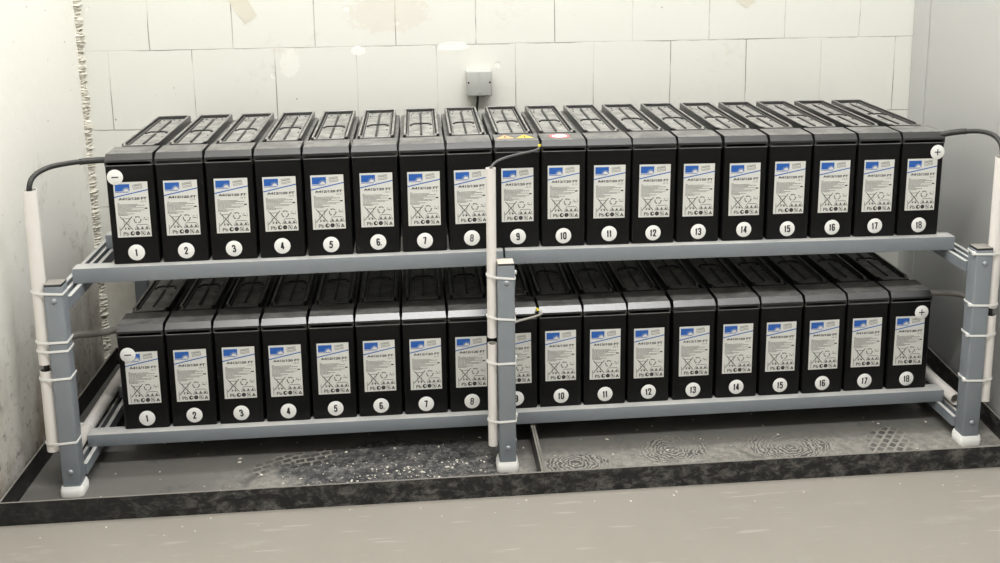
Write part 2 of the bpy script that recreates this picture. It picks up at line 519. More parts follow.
# mortar crumbs scattered in the trays and on the floor
b = BM(); rng = random.Random(11)
def crumb(x, y, z, s):
    r = bmesh.ops.create_icosphere(b, subdivisions=1, radius=s)
    q = Matrix.Translation((x, y, z + s * .45)) @ Matrix.Rotation(rng.random() * 6, 4, 'Z') @ Matrix.Diagonal((1 + rng.random(), .7 + .5 * rng.random(), .55, 1))
    for v in r['verts']: v.co = q @ (v.co * (.8 + .4 * rng.random()))
for i in range(260):
    if i % 3: x, y = rng.gauss(.74, .16), rng.gauss(-.13, .06)
    else: x, y = rng.uniform(-.1, 2.25), rng.uniform(-.24, .25)
    if y < -.25 or abs(x - 1.102) < .02 or x > 2.32 or x < -.14: continue
    crumb(x, y, TZ, rng.choice((.0012, .0016, .002, .003)))
for i in range(26):
    crumb(rng.uniform(-.12, 2.2), -.272 - abs(rng.gauss(0, .05)), FZ, rng.choice((.0012, .0016, .0022)))
tag(obj('mortar_crumbs', b, 'crumb', smooth=0), 'small pale mortar crumbs scattered over the black trays', 'crumbs', kind='stuff')

# ------------------------------------------------------------------ the rack
ZU = .4405
rack = empty('battery_rack', 'two-tier grey steel rack holding both rows of batteries', 'rack', (1.02, 0, TZ))
def R_(name, bm, m, parent=rack, label=None):
    o = obj(name, bm, m, parent)
    if parent is rack: o.location = -rack.location
    if label: o['label'] = label
    return o
def leg(x0, x1, y0, y1, ztop, capm, front, lean=0.0):
    bl = BM()
    f = bx(bl, (x0, y0, TZ + .002), (x1, y1, ztop), .004, 3)
    o = R_('leg', bl, 'steel')
    cx, cy = (x0 + x1) / 2, (y0 + y1) / 2
    hx, hy = (x1 - x0) / 2, (y1 - y0) / 2
    # end cap
    bc = BM(); bx(bc, (x0 + .001, y0 + .001, ztop - .004), (x1 - .001, y1 - .001, ztop + .0045), .0015, 2)
    R_('end_cap', bc, capm, o)
    # boot-shaped foot: waist, shoulder and flared skirt
    bf = BM()
    def sec(ex, z, r): return [Vector((cx + p[0], p[1], z)) for p in rrect(hx + ex, y0 - ex, y1 + ex, r)]
    loft(bf, [sec(.0012, -.0690, .004), sec(.003, -.0680, .005), sec(.0040, -.0700, .006), sec(.0045, -.0730, .007), sec(.0062, -.0750, .010), sec(.0072, -.0900, .012), sec(.0062, TZ, .011)][::-1])
    R_('foot_cap', bf, 'foot', o)
    if front:
        for zb in (.4025, -.031):
            bb = BM()
            prof = [(.0068, 0), (.0066, .001), (.0052, .0028), (.0028, .0038), (.0008, .0041)]
            loft(bb, [[Vector((cx + .001 + r * math.cos(2 * PI * k / 16), y0 - d, zb + r * math.sin(2 * PI * k / 16))) for k in range(16)] for r, d in prof])
            R_('bolt', bb, 'bolt', o)
LY0, LY1 = -.150, -.1075
LEGX = [(-.0553, -.0130, .4385, 'cap_black'), (1.0032, 1.0452, .4470, 'cap_dust'), (2.2170, 2.2620, .4385, 'cap_black')]
for x0, x1, zt, cm in LEGX:
    leg(x0, x1, LY0, LY1, zt, cm, True)
REAR = [(-.0430, -.0060), (1.006, 1.043), (2.2210, 2.2580)]
for x0, x1 in REAR:
    leg(x0, x1, .556, .594, .3990, 'cap_black', False)
# shelf rails: each half of each shelf has its own lengths of box section
def rail(x0, x1, y0, y1, za, zb, hgt):
    br = BM()
    fs = bx(br, (x0, y0, -hgt), (x1, y1, 0), .0013, 2)
    for v in br.verts:
        t = (v.co.x - x0) / (x1 - x0)
        v.co.z += za + (zb - za) * t
    R_('shelf_rail', br, 'steel')
def zup(x):      # upper shelf sags a little towards both ends
    return ZU + (-.0032 + (x + .03) / 1.06 * .0058 if x < 1.03 else .0026 - (x - 1.03) / 1.2 * .0078)
def zlo(x):
    return -.0015 + .0022 * (x / 2.2)
for (y0, y1) in ((-.020, .021), (.268, .309), (.470, .498)):
    rail(-.030, 1.0285, y0, y1, zup(-.03), zup(1.029), .0380)
    rail(1.0335, 2.2275, y0, y1, zup(1.031), zup(2.2275), .0365)
    rail(-.030, 1.0285, y0, y1, zlo(-.03), zlo(1.029), .0325)
    rail(1.0335, 2.2285, y0, y1, zlo(1.031), zlo(2.2285), .0335)
# slotted channels from the front legs to the rear legs, slots up
def channel(x0, x1, ztop, h, y0, y1):
    bc = BM()
    d = -.020; xm = (x0 + x1) / 2
    prof = [(x0, -h), (x1, -h), (x1, 0), (x1 - .0100, 0), (x1 - .0100, d), (xm + .0040, d), (xm + .0040, 0), (xm - .0040, 0), (xm - .0040, d), (x0 + .0100, d), (x0 + .0100, 0), (x0, 0)]
    loft(bc, [[Vector((x, y, ztop + z)) for x, z in prof] for y in (y0, y1)])
    R_('cross_channel', bc, 'steel')
for (x0, x1) in ((-.0600, -.0080), (.9985, 1.0505), (2.2110, 2.2660)):
    channel(x0, x1, min(zup(x0), zup(x1)) - .0385, .027, -.1070, .5555)
    channel(x0, x1, -.0335, .027, -.1070, .5555)

# ------------------------------------------------------------------ the batteries
def case_mesh():
    bm = BM()
    def s(hx, y0, y1, r, z): return [Vector((p[0], p[1], z)) for p in rrect(hx, y0, y1, r)]
    loft(bm, [s(.0552, .0032, .517, .005, .0004), s(.0560, .0022, .518, .005, .003), s(.0566, .0022, .520, .005, .228), s(.0570, .0016, .521, .005, .231), s(.0570, .0016, .521, .005, .2462)])
    return bm
def lid_mesh():
    bm = BM()
    def s(hx, y0, y1, r, z): return [Vector((p[0], p[1], z)) for p in rrect(hx, y0, y1, r, 4)]
    # lip over the case
    loft(bm, [s(.0570, .0012, .5235, .005, .2455), s(.0577, -.0006, .5255, .006, .2458), s(.0578, -.0008, .5258, .006, .2476), s(.0571, .0008, .5245, .006, .2484)])
    # low deck towards the back
    loft(bm, [s(.0568, .0012, .524, .005, .2480), s(.0566, .0012, .524, .005, .2555), s(.0560, .002, .5235, .005, .2565)])
    # front terminal block with its sloping brow
    prof = [(.0012, .2482), (.0012, .2608), (.0128, .2745), (.0960, .2745), (.0985, .2725), (.0990, .2600), (.0990, .2482)]
    hx = [.0568, .0568, .0552, .0550, .0552, .0564, .0568]
    n = len(prof)
    a = [bm.verts.new((-h, y, z)) for (y, z), h in zip(prof, hx)]
    c = [bm.verts.new((h, y, z)) for (y, z), h in zip(prof, hx)]
    for i in range(n):
        bm.faces.new((a[i], a[(i + 1) % n], c[(i + 1) % n], c[i]))
    # sides: an upright skirt and a sloped shoulder
    bm.faces.new(a); bm.faces.new(c[::-1])
    # two small studs on the brow
    for x in (-.030, .030):
        bx(bm, (x - .0022, .0172, .2724), (x + .0022, .0205, .2752), .0006, 1)
    return bm
def cover_mesh():
    """raised cap panel: rim, second ridge, sunk floor, raised cross"""
    bm = BM()
    Y0, Y1, HX, HF = .0985, .516, .0462, .0392
    zt, zf = .2768, .2676
    def ol(e, z):
        """plan outline inset by e: full width, necking in round a hooked front"""
        r = [(HF - .007, Y0 + e), (HF - .002 - e * .7, Y0 + .0015 + e), (HF - e, Y0 + .007), (HF - e, Y0 + .022 + e * .5), (HX - .002 - e, Y0 + .0255 + e * .7), (HX - e, Y0 + .029 + e * .7),
             (HX - e, Y1 - .004 - e), (HX - .0012 - e, Y1 - .0012 - e), (HX - .004 - e, Y1 - e)]
        return [Vector((x, y, z)) for x, y in r] + [Vector((-x, y, z)) for x, y in reversed(r)]
    loft(bm, [ol(-.0012, .2560), ol(-.0004, .2752), ol(.0010, zt), ol(.0052, zt), ol(.0062, zt - .0012), ol(.0068, zf)])
    # inner ridge running down both sides and round the front corners
    for sx in (-1, 1):
        bx(bm, (sx * .0352 - .0014, Y0 + .040, zf - .0005), (sx * .0352 + .0014, Y1 - .014, zf + .0044), .0008, 1)
        bx(bm, (min(sx * .0367, sx * .0394), Y0 + .040, zf - .0002), (max(sx * .0367, sx * .0394), Y1 - .010, zf + .0006), 0, 1, 1)
        bx(bm, (min(sx * .0322, sx * .0337), Y0 + .042, zf - .0002), (max(sx * .0322, sx * .0337), Y1 - .016, zf + .0005), 0, 1, 1)
    bx(bm, (-.030, Y0 + .0085, zf - .0002), (.030, Y0 + .0118, zf + .0006), 0, 1, 1)
    # raised cross: long centre ribs and two hooked arms
    def rib(x0, y0, x1, y1, w=.0056):
        d = Vector((x1 - x0, y1 - y0, 0)); L = d.length
        m = Matrix.Translation(((x0 + x1) / 2, (y0 + y1) / 2, zf)) @ Matrix.Rotation(math.atan2(d.y, d.x), 4, 'Z')
        bx(bm, (-L / 2 - w * .3, -w / 2, -.0004), (L / 2 + w * .3, w / 2, .0034), .0006, 1, 1, m)
    rib(0, .155, 0, .281); rib(0, .322, 0, .470)
    for sx in (-1, 1):
        rib(sx * .0010, .308, sx * .0060, .3135); rib(sx * .0060, .3135, sx * .0190, .3125); rib(sx * .0190, .3125, sx * .0255, .304); rib(sx * .0255, .304, sx * .0270, .294)
    # small moulding points
    for x, y in ((.026, .245), (-.026, .452), (.022, .486), (-.022, .486), (.004, .492)):
        bx(bm, (x - .0018, y - .0025, zf - .0005), (x + .0018, y + .0025, zf + .0018), .0005, 1, 1)
    return bm

LW, LH = .081, .1380
def label_mesh():
    """printed label: slots 0 paper, 1 blue, 2 black ink, 3 grey ink; millimetres from its top left corner"""
    bm = BM()
    bx(bm, (-LW / 2, -.0004, 0), (LW / 2, .0, LH), 0, 1, 0)
    def P(x, y): return (-LW / 2 + x * LW / 82, LH - y * LH / 141)
    y1, y2, y3 = -.0006, -.0008, -.0010
    def rect(x0, ya, x1, yb, mi, y=y1): poly(bm, [P(x0, ya), P(x1, ya), P(x1, yb), P(x0, yb)], y, mi)
    rect(3.5, 5, 38.5, 23, 1)                                         # blue field with a white rising sun
    pts = [P(30 + 6.2 * math.cos(math.radians(a)), 23 - 6.2 * math.sin(math.radians(a))) for a in range(0, 181, 15)]
    poly(bm, pts, y2, 0)
    for a in range(15, 180, 25):
        ca, sa = math.cos(math.radians(a)), math.sin(math.radians(a))
        stroke(bm, [P(30 + 7.2 * ca, 23 - 7.2 * sa), P(30 + 10 * ca, 23 - 10 * sa)], .0009, y2, 0)
    x = 4.0
    for w in (3, 2.4, 2.8, 2.2, 3.2, 2.6, 3, 2.2, 2.4):               # tiny illegible line under the emblem
        rect(x, 24.2, x + w, 26.4, 1); x += w + .9
    def rot(x, y, a=.13):                                             # tilted outlined stamp
        dx, dy = x - 57.5, y - 12
        return P(57.5 + dx * math.cos(a) + dy * math.sin(a), 12 - dx * math.sin(a) + dy * math.cos(a))
    stroke(bm, [rot(47, 6.5), rot(68, 6.5), rot(68, 17.5), rot(47, 17.5)], .0010, y1, 3, True)
    for yy, x0, x1, h in ((9.5, 49.5, 65.5, 2.6), (14.2, 49.5, 65.0, 1.6)):
        xx = x0
        while xx < x1:
            poly(bm, [rot(xx, yy - h / 2), rot(xx + 1.7, yy - h / 2), rot(xx + 1.7, yy + h / 2), rot(xx, yy + h / 2)], y1, 3); xx += 2.5
    poly(bm, [P(0, 36.2), P(82, 19.5), P(82, 22.2), P(0, 38.9)], y1, 1)   # slanting blue band
    a, b2 = P(9.5, 45.6), P(77.5, 39.2)
    put_text(bm, 'A412/120 FT', a[0], b2[0], a[1], b2[1], y2, 2, .036)
    a, b2 = P(63, 52.2), P(76, 48.6); put_text(bm, '12 V', a[0], b2[0], a[1], b2[1], y2, 3, .01)
    rr = random.Random(5)
    yy = 53.5
    for ln in (8, 55, 68, 48, 66, 40, 68, 62, 26, 44, 30):            # lines of print too small to read
        xx = 6.0; dark = rr.random() < .4
        while xx < ln:
            w = rr.uniform(2.2, 6.5)
            rect(xx, yy, min(xx + w, ln + 3), yy + 1.35, 3 if not dark else 2); xx += w + 1.0
        yy += 3.0
    rect(70.5, 66.5, 77.5, 69.8, 2); 
    # crossed-out bin
    stroke(bm, [P(10, 88), P(38, 122)], .0018, y2, 2); stroke(bm, [P(38.5, 88), P(9, 122)], .0018, y2, 2)
    stroke(bm, [P(15, 93), P(33, 93)], .0012, y1, 3); stroke(bm, [P(17, 94), P(19.5, 117), P(28.5, 117), P(31, 94)], .0009, y1, 3)
    disc(bm, *P(20.5, 119.5), .0020, y1, 3, seg=10); disc(bm, *P(28.5, 119.5), .0022, y1, 2, seg=10); stroke(bm, [P(30, 119.5), P(35, 118)], .0009, y1, 3)
    # three chasing arrows
    for k in range(3):
        a0 = 90 + 120 * k
        stroke(bm, [P(51 + 8.2 * math.cos(math.radians(a0 + t)), 97 - 8.2 * math.sin(math.radians(a0 + t))) for t in (-48, -24, 0, 24)], .0022, y1, 3)
        ca, sa = math.cos(math.radians(a0 + 44)), math.sin(math.radians(a0 + 44)); c1, s1 = math.cos(math.radians(a0 + 22)), math.sin(math.radians(a0 + 22))
        poly(bm, [P(51 + 8.2 * ca, 97 - 8.2 * sa), P(51 + 11 * c1, 97 - 11 * s1), P(51 + 5.2 * c1, 97 - 5.2 * s1)], y1, 3)
    disc(bm, *P(68, 92.5), .0014, y1, 2, seg=8); rect(65, 96, 67.5, 97.5, 3); rect(69, 95.5, 74, 98, 3); stroke(bm, [P(75.5, 90), P(77.5, 95), P(75.5, 100)], .0007, y1, 3)
    # row of warning triangles under a line
    stroke(bm, [P(49, 109.5), P(73, 109.5)], .0012, y1, 2); stroke(bm, [P(49, 110), P(43, 122), P(79.5, 122), P(74, 110)], .0009, y1, 2)
    for cx in (50, 61, 72): poly(bm, [P(cx - 4, 121), P(cx + 4, 121), P(cx, 113.5)], y1, 3)
    stroke(bm, [P(7, 114), P(7, 137)], .0012, y1, 3)
    a, b2 = P(14.5, 136.5), P(28, 127.5); put_text(bm, 'Pb', a[0], b2[0], a[1], b2[1], y2, 2, .012)
    disc(bm, *P(36.5, 131.5), .0054, y1, 2); disc(bm, *P(38.2, 131), .0026, y2, 0, seg=12)
    disc(bm, *P(49, 131.5), .0054, y1, 2); rect(46.8, 130.6, 51.2, 132.2, 3, y2)
    stroke(bm, [P(57.5, 127), P(66.5, 127), P(66.5, 136.5), P(57.5, 136.5)], .0010, y1, 3, True); stroke(bm, [P(58, 127.5), P(66, 136)], .0010, y2, 2); disc(bm, *P(62, 132), .0022, y1, 3, seg=10)
    poly(bm, [P(69.5, 136.5), P(79.5, 136.5), P(74.5, 127)], y1, 2); disc(bm, *P(74.5, 134.2), .0012, y2, 0, seg=8)
    return bm

def sticker_bm(r):
    bm = BM()
    seg = 40
    loft(bm, [[Vector((q * math.cos(2 * PI * k / seg), d, q * math.sin(2 * PI * k / seg))) for k in range(seg)] for q, d in ((r, 0), (r, -.0003), (r - .0003, -.0005))])
    return bm

def flat_obj(name, bm, mats, parent):
    me = bpy.data.meshes.new(name); bm.to_mesh(me); bm.free()
    for m in mats: me.materials.append(M[m])
    o = bpy.data.objects.new(name, me); COL.objects.link(o); o.parent = parent
    return o

def build_proto():
    root = empty('battery', '', 'battery')
    root.scale = (1, 1, 1.010)
    obj('case', case_mesh(), 'case', root)
    obj('lid', lid_mesh(), 'lid', root, smooth=25)
    obj('top_cover', cover_mesh(), ['cover', 'groove'], root, smooth=25)
    bm = label_mesh()
    lb = flat_obj('label', bm, ['label', 'blue', 'ink', 'grey_ink'], root)
    lb['label'] = 'printed pale label with a blue emblem'
    lb.location = (.0000, .0021, .0680)
    lb.rotation_euler = (0, 0, 0)
    st = obj('number_sticker', sticker_bm(.0200), 'sticker', root)
    st['label'] = 'round white number sticker'
    st.location = (.0, .0021, .0285)
    return root
proto = build_proto()

_num = {}
DIG = {'0': [[(0, .18), (0, .82), (.22, 1), (.78, 1), (1, .82), (1, .18), (.78, 0), (.22, 0), (0, .18)]],
       '1': [[(.12, .76), (.55, .98), (.55, 0)]],
       '2': [[(0, .70), (0, .84), (.22, 1), (.78, 1), (1, .84), (1, .66), (.06, .0), (1.02, 0)]],
       '3': [[(0, .84), (.22, 1), (.78, 1), (1, .84), (1, .67), (.76, .53), (.42, .53)], [(.76, .53), (1, .38), (1, .16), (.78, 0), (.22, 0), (0, .16)]],
       '4': [[(.76, 0), (.76, 1), (.60, 1), (0, .26), (1.08, .26)]],
       '5': [[(.98, 1), (.10, 1), (.03, .52), (.26, .62), (.76, .62), (1, .46), (1, .16), (.78, 0), (.22, 0), (0, .14)]],
       '6': [[(1, .86), (.78, 1), (.22, 1), (0, .84), (0, .16), (.22, 0), (.78, 0), (1, .16), (1, .38), (.78, .53), (.22, .53), (0, .40)]],
       '7': [[(0, 1), (1, 1), (.34, 0)]],
       '8': [[(.22, .53), (.02, .68), (.02, .84), (.22, 1), (.78, 1), (.98, .84), (.98, .68), (.78, .53), (.22, .53), (0, .37), (0, .17), (.22, 0), (.78, 0), (1, .17), (1, .37), (.78, .53)]],
       '9': [[(0, .14), (.22, 0), (.78, 0), (1, .16), (1, .84), (.78, 1), (.22, 1), (0, .84), (0, .62), (.22, .47), (.78, .47), (1, .60)]]}
def numeral_mesh(txt):
    if txt not in _num:
        bm = BM()
        h, w, t, gap = .0192, .0092, .0035, .0012
        core = txt.rstrip('.')
        ws = [.0058 if c == '1' else w for c in core]
        x = -(sum(ws) + gap * (len(core) - 1)) / 2
        for c, wd in zip(core, ws):
            tk = .0029 if c == '8' else t
            for ln in DIG[c]:
                stroke(bm, [(x + tk / 2 + u * ((wd if c == '1' else w) - tk), -h / 2 + tk / 2 + v * (h - tk)) for u, v in ln], tk, 0, 0)
            x += wd + gap
        if '.' in txt: disc(bm, x + .0008, -h / 2 + .0016, .0016, 0, 0, seg=12)
        me = bpy.data.meshes.new('numeral'); bm.to_mesh(me); bm.free(); me.materials.append(M['ink'])
        _num[txt] = me
    return _num[txt]

def copy_thing(src):
    c = src.copy(); COL.objects.link(c)
    for ch in src.children:
        d = ch.copy(); COL.objects.link(d); d.parent = c
    return c

def polarity(root, sign, x, z):
    st = obj('polarity_sticker', sticker_bm(.0190), 'sticker', root)
    st['label'] = 'round white plus sticker' if sign == '+' else 'round white minus sticker'
    st.location = (x, .0010, z)
    bm = BM()
    stroke(bm, [(-.0072, 0), (.0072, 0)], .0030 if sign == '-' else .0026, -.0009, 0)
    if sign == '+': stroke(bm, [(0, -.0072), (0, .0072)], .0026, -.0011, 0)
    flat_obj('plus_sign' if sign == '+' else 'minus_sign', bm, ['ink'], st)

rng = random.Random(21)
SHIFT_U = [q / 1000 for q in (-2.5, -1.8, -1.2, -.8, -.4, 0, 0, 0, 0, -.3, -1.4, -2.6, -2.4, .2, 2, 3, 3.8, 4.2)]
SHIFT_L = [q / 1000 for q in (-1.4, -1.2, -.8, -.5, -.3, -.2, -.2, -.2, -.5, -1, -1.8, -2.2, .8, 1.8, 2.2, 3.2, 3.8, 4.4)]
first = True
BAT = {}
for tier in ('upper', 'lower'):
    for i in range(18):
        root = proto if first else copy_thing(proto)
        first = False
        n = i + 1
        if tier == 'upper':
            x = .0642 + .118 * (i + .5) + SHIFT_U[i]; z0 = zup
        else:
            x = .0554 + .1183 * (i + .5) + SHIFT_L[i]; z0 = zlo
        slope = (z0(x + .05) - z0(x - .05)) / .1
        root.location = (x, rng.uniform(-.0012, .0012), z0(x) + .0002 + abs(slope) * .054)
        root.rotation_euler = (0, -math.atan(slope), math.radians(rng.uniform(-.05, .05)))
        extra = {('upper', 1): ' and a minus sticker', ('upper', 18): ' and a plus sticker', ('lower', 1): ' and a minus sticker', ('lower', 18): ' and a plus sticker', ('upper', 9): ' and two warning triangles', ('upper', 10): ' and a red ring sign'}.get((tier, n), '')
        tag(root, 'black battery with white number %d sticker%s on the %s shelf' % (n, extra, tier), 'battery', 'batteries on the %s shelf' % tier)
        BAT[tier, n] = root
        txt = '6.' if n == 6 else str(n)
        for ch in root.children:
            if ch.name.startswith('number_sticker'):
                num = bpy.data.objects.new('numeral', numeral_mesh(txt)); COL.objects.link(num)
                num.parent = ch; num.location = (0, -.0008, 0)
                a = math.radians(rng.uniform(-5, 5)) + {2: .10, 3: .14, 5: -.05, 9: .05}.get(n, 0)
                num.rotation_euler = (0, -a, 0)
                ch.location.x += rng.uniform(-.0015, .0015); ch.location.z += rng.uniform(-.0012, .0012)
            if ch.name.startswith('label'):
                ch.location.x += rng.uniform(-.0012, .0012); ch.location.z += rng.uniform(-.0007, .0007) + {('upper', 10): .004, ('upper', 11): .003, ('upper', 12): .0015, ('lower', 9): .003, ('lower', 10): .005, ('lower', 11): .003}.get((tier, n), 0)
                ch.rotation_euler.y = math.radians(rng.uniform(-.4, .4))
polarity(BAT['upper', 1], '-', -.0345, .2190)
polarity(BAT['upper', 18], '+', .0385, .2225)
polarity(BAT['lower', 1], '-', -.0330, .1995)
polarity(BAT['lower', 18], '+', .0300, .2165)
# warning signs lying on two lids in the middle of the upper row
def lid_sign(root, name, shape, m, cx, cy, label):
    bm = BM(); z = .2742
    if shape == 'tri':
        loft(bm, [[Vector((cx + p[0], cy + p[1], z + d)) for p in ((-.0225, -.019), (.0225, -.019), (.0015, .021), (-.0015, .021))] for d in (0, .0005)])
        o = obj(name, bm, m, root, smooth=0)
        bk = BM(); bx(bk, (cx - .002, cy - .008, z + .0004), (cx + .002, cy + .010, z + .0007)); bx(bk, (cx - .002, cy - .014, z + .0004), (cx + .002, cy - .0105, z + .0007))
        obj('warning_mark', bk, 'ink', o, smooth=0)
    else:
        loft(bm, [[Vector((cx + .027 * math.cos(2 * PI * k / 36), cy + .027 * math.sin(2 * PI * k / 36), z + d)) for k in range(36)] for d in (0, .0005)])
        o = obj(name, bm, m, root, smooth=0)
        bw = BM()
        loft(bw, [[Vector((cx + .0195 * math.cos(2 * PI * k / 36), cy + .0195 * math.sin(2 * PI * k / 36), z + d)) for k in range(36)] for d in (.0004, .0008)])
        obj('sign_field', bw, 'sticker', o, smooth=0)
        bb = BM(); bx(bb, (-.019, -.0028, z + .0007), (.019, .0028, z + .0011), mat=Matrix.Translation((cx, cy, 0)) @ Matrix.Rotation(-.785, 4, 'Z')); obj('diagonal_bar', bb, 'red', o, smooth=0)
    o['label'] = label
lid_sign(BAT['upper', 9], 'warning_sticker', 'tri', 'orange', -.0260, .062, 'pale orange warning triangle')
lid_sign(BAT['upper', 9], 'warning_sticker', 'tri', 'yellow', .0240, .062, 'yellow warning triangle')
lid_sign(BAT['upper', 10], 'prohibition_sticker', 'ring', 'red', -.004, .060, 'round red and white sign')

# ------------------------------------------------------------------ conduit pipes
def conduit(p0, p1, ro, label, group='white conduit pipes', bend=0):
    bm = BM()
    p0, p1 = Vector(p0), Vector(p1)
    pts = [p0.lerp(p1, t / 6) for t in range(7)]
    pipe(bm, pts, ro, ro - .0016)
    return tag(obj('conduit_pipe', bm, 'pipe'), label, 'pipe', group)
TYL = -.1285
TL = lambda z: Vector((-.0718 + .004 * (z - .35), TYL, z))
TMx = lambda z: Vector((.9903 + .004 * (z - .3), TYL, z))
TR = lambda z: Vector((2.2768 - .002 * (z - .3), TYL, z))
conduit(TL(.6660), TL(.2425), .0162, 'tall white conduit pipe strapped to the left front post')
conduit(TL(.2260), TL(.0200), .0162, 'short white conduit pipe low on the left front post')
conduit(TMx(.6850), TMx(.2580), .0120, 'tall thin white conduit pipe strapped to the middle front post')
conduit(TMx(.2410), TMx(-.0300), .0120, 'short thin white conduit pipe low on the middle front post')
conduit(TR(.6730), TR(.2790), .0162, 'tall white conduit pipe strapped to the right front post')
conduit(TR(.2580), TR(.0220), .0162, 'short white conduit pipe low on the right front post')
conduit((-.0475, -.104, -.0110), (-.0475, .455, -.0110), .0163, 'white conduit pipe lying level beside the lower battery numbered 1')
conduit((2.2450, -.056, -.0110), (2.2450, .455, -.0110), .0163, 'white conduit pipe lying level beside the lower battery numbered 18')

# ------------------------------------------------------------------ cable ties
def hull(pts):
    pts = sorted(set((round(p[0], 6), round(p[1], 6)) for p in pts))
    def half(seq):
        h = []
        for p in seq:
            while len(h) > 1 and (h[-1][0] - h[-2][0]) * (p[1] - h[-2][1]) - (h[-1][1] - h[-2][1]) * (p[0] - h[-2][0]) <= 0: h.pop()
            h.append(p)
        return h
    a, c = half(pts), half(pts[::-1])
    return a[:-1] + c[:-1]
def tie(legx, cx, r, z, label, slant=0.0, head='leg'):
    g = .0008
    pts = []
    for x in (legx[0] + .002, legx[1] - .002):
        for y in (LY0 + .002, LY1 - .002):
            pts += [(x + (.002 + g) * math.cos(a * PI / 6), y + (.002 + g) * math.sin(a * PI / 6)) for a in range(12)]
    pts += [(cx + (r + g) * math.cos(2 * PI * k / 24), TYL + (r + g) * math.sin(2 * PI * k / 24)) for k in range(24)]
    h = hull(pts)
    c = (sum(p[0] for p in h) / len(h), sum(p[1] for p in h) / len(h))
    def out(p, d):
        v = Vector((p[0] - c[0], p[1] - c[1])); v.normalize(); return (p[0] + v.x * d, p[1] + v.y * d)
    bm = BM()
    W, T = .0052, .0016
    zz = lambda p: z + slant * (p[0] - c[0]) 
    rings = []
    for p in h:
        o = out(p, T)
        zq = zz(p)
        rings.append([Vector((p[0], p[1], zq - W / 2)), Vector((o[0], o[1], zq - W / 2)), Vector((o[0], o[1], zq + W / 2)), Vector((p[0], p[1], zq + W / 2))])
    vr = [[bm.verts.new(q) for q in rg] for rg in rings]; n = len(vr)
    for i in range(n):
        for k in range(4):
            bm.faces.new((vr[i][k], vr[i][(k + 1) % 4], vr[(i + 1) % n][(k + 1) % 4], vr[(i + 1) % n][k]))
    t = tag(obj('cable_tie', bm, 'tie', smooth=20), label, 'cable tie', 'white cable ties')
    # locking head
    bh = BM()
    if head == 'left': bx(bh, (legx[0] - .0075, LY0 + .004, z - .0035), (legx[0] - .0005, LY0 + .012, z + .0055), .001, 2)
    elif head == 'back': bx(bh, (legx[0] + .010, LY1 + .0006, z - .003), (legx[0] + .019, LY1 + .0066, z + .005), .001, 2)
    else: bx(bh, (legx[1] + .0005, LY0 + .020, z + .001), (legx[1] + .0065, LY0 + .030, z + .009), .001, 2)
    obj('locking_head', bh, 'tie', t)
lx, mx, rx = LEGX[0][:2], LEGX[1][:2], LEGX[2][:2]
for z, s, lab in ((.4215, -.06, 'topmost white cable tie on the left front post'), (.3000, .02, 'upper of the two close white cable ties on the left front post'), (.2780, .03, 'lower of the two close white cable ties on the left front post'),
                  (.2080, .05, 'white cable tie just below the black pipe gap on the left post'), (.0440, .06, 'lowest white cable tie on the left front post')):
    tie(lx, TL(z).x, .0162, z, lab, s, 'back')
for z, s, lab in ((.4160, -.10, 'topmost white cable tie on the middle front post'), (.3110, -.10, 'white cable tie just above the black pipe gap on the middle post'),
                  (.1945, .00, 'white cable tie just below the black pipe gap on the middle post'), (.0405, .04, 'lowest white cable tie on the middle front post')):
    tie(mx, TMx(z).x, .0120, z, lab, s)
for z, s, lab in ((.4275, -.03, 'topmost white cable tie on the right front post'), (.2905, -.05, 'white cable tie just above the black pipe gap on the right post'),
                  (.2090, -.03, 'white cable tie just below the black pipe gap on the right post'), (.0860, -.04, 'lowest white cable tie on the right front post')):
    tie(rx, TR(z).x, .0162, z, lab, s, 'left')
# tie round the level conduit on the lower left
bm = BM(); seg = 24
ringp = [(-.0475 + .0172 * math.cos(2 * PI * k / seg), -.0110 + .0172 * math.sin(2 * PI * k / seg)) for k in range(seg)]
loft(bm, [[Vector((-.0475 + (x + .0475) * f, y, -.0110 + (z + .0110) * f)) for x, z in ringp] for f, y in ((1, .030), (1.09, .030), (1.09, .035), (1, .035))], (False, False))
bx(bm, (-.0640, .029, -.0002), (-.0560, .036, .0078), .001, 2)
tag(obj('cable_tie', bm, 'tie'), 'white cable tie round the level conduit at the lower left', 'cable tie', 'white cable ties')
# tail of the middle post's top tie
# ------------------------------------------------------------------ cables
def cable(ctrl, r, m, label, group, sleeve=None, n=12):
    bm = BM(); pts = spline(ctrl, n)
    tube(bm, pts, r, 14)
    o = tag(obj('power_cable', bm, m), label, 'cable', group)
    if sleeve:
        a, c, rs = sleeve
        bs = BM(); tube(bs, spline([Vector(q) for q in a], 6), c, 16)
        obj('sleeve', bs, rs, o)
    return o
zc1, zc18 = zup(.1) + .2575, zup(2.15) + .2580
cable([(.0660, .012, .7010), (.0440, .009, .7015), (.0253, -.000, .7022), (-.0074, -.030, .7050), (-.0405, -.072, .7055), (-.0625, -.107, .6960), (-.0705, -.126, .6760), TL(.640), TL(.50), TL(.40), TL(.25), TL(.10)], .0062, 'cable',
      'black cable arching from the upper minus battery into the left pipe', 'black power cables', ([(.0655, .012, .7010), (.0440, .009, .7015), (.0253, -.000, .7022), (.010, -.013, .7034)], .0078, 'cable'))
cable([(2.1830, .012, .7040), (2.2050, .006, .7100), (2.2248, -.010, .7160), (2.2567, -.050, .7240), (2.2710, -.088, .7215), (2.2765, -.114, .7065), TR(.680), TR(.640), TR(.50), TR(.40), TR(.28), TR(.10)], .0062, 'cable',
      'black cable arching from the upper plus battery into the right pipe', 'black power cables', ([(2.1835, .012, .7040), (2.2050, .006, .7100), (2.2248, -.010, .7160), (2.2350, -.022, .7192)], .0078, 'cable'))
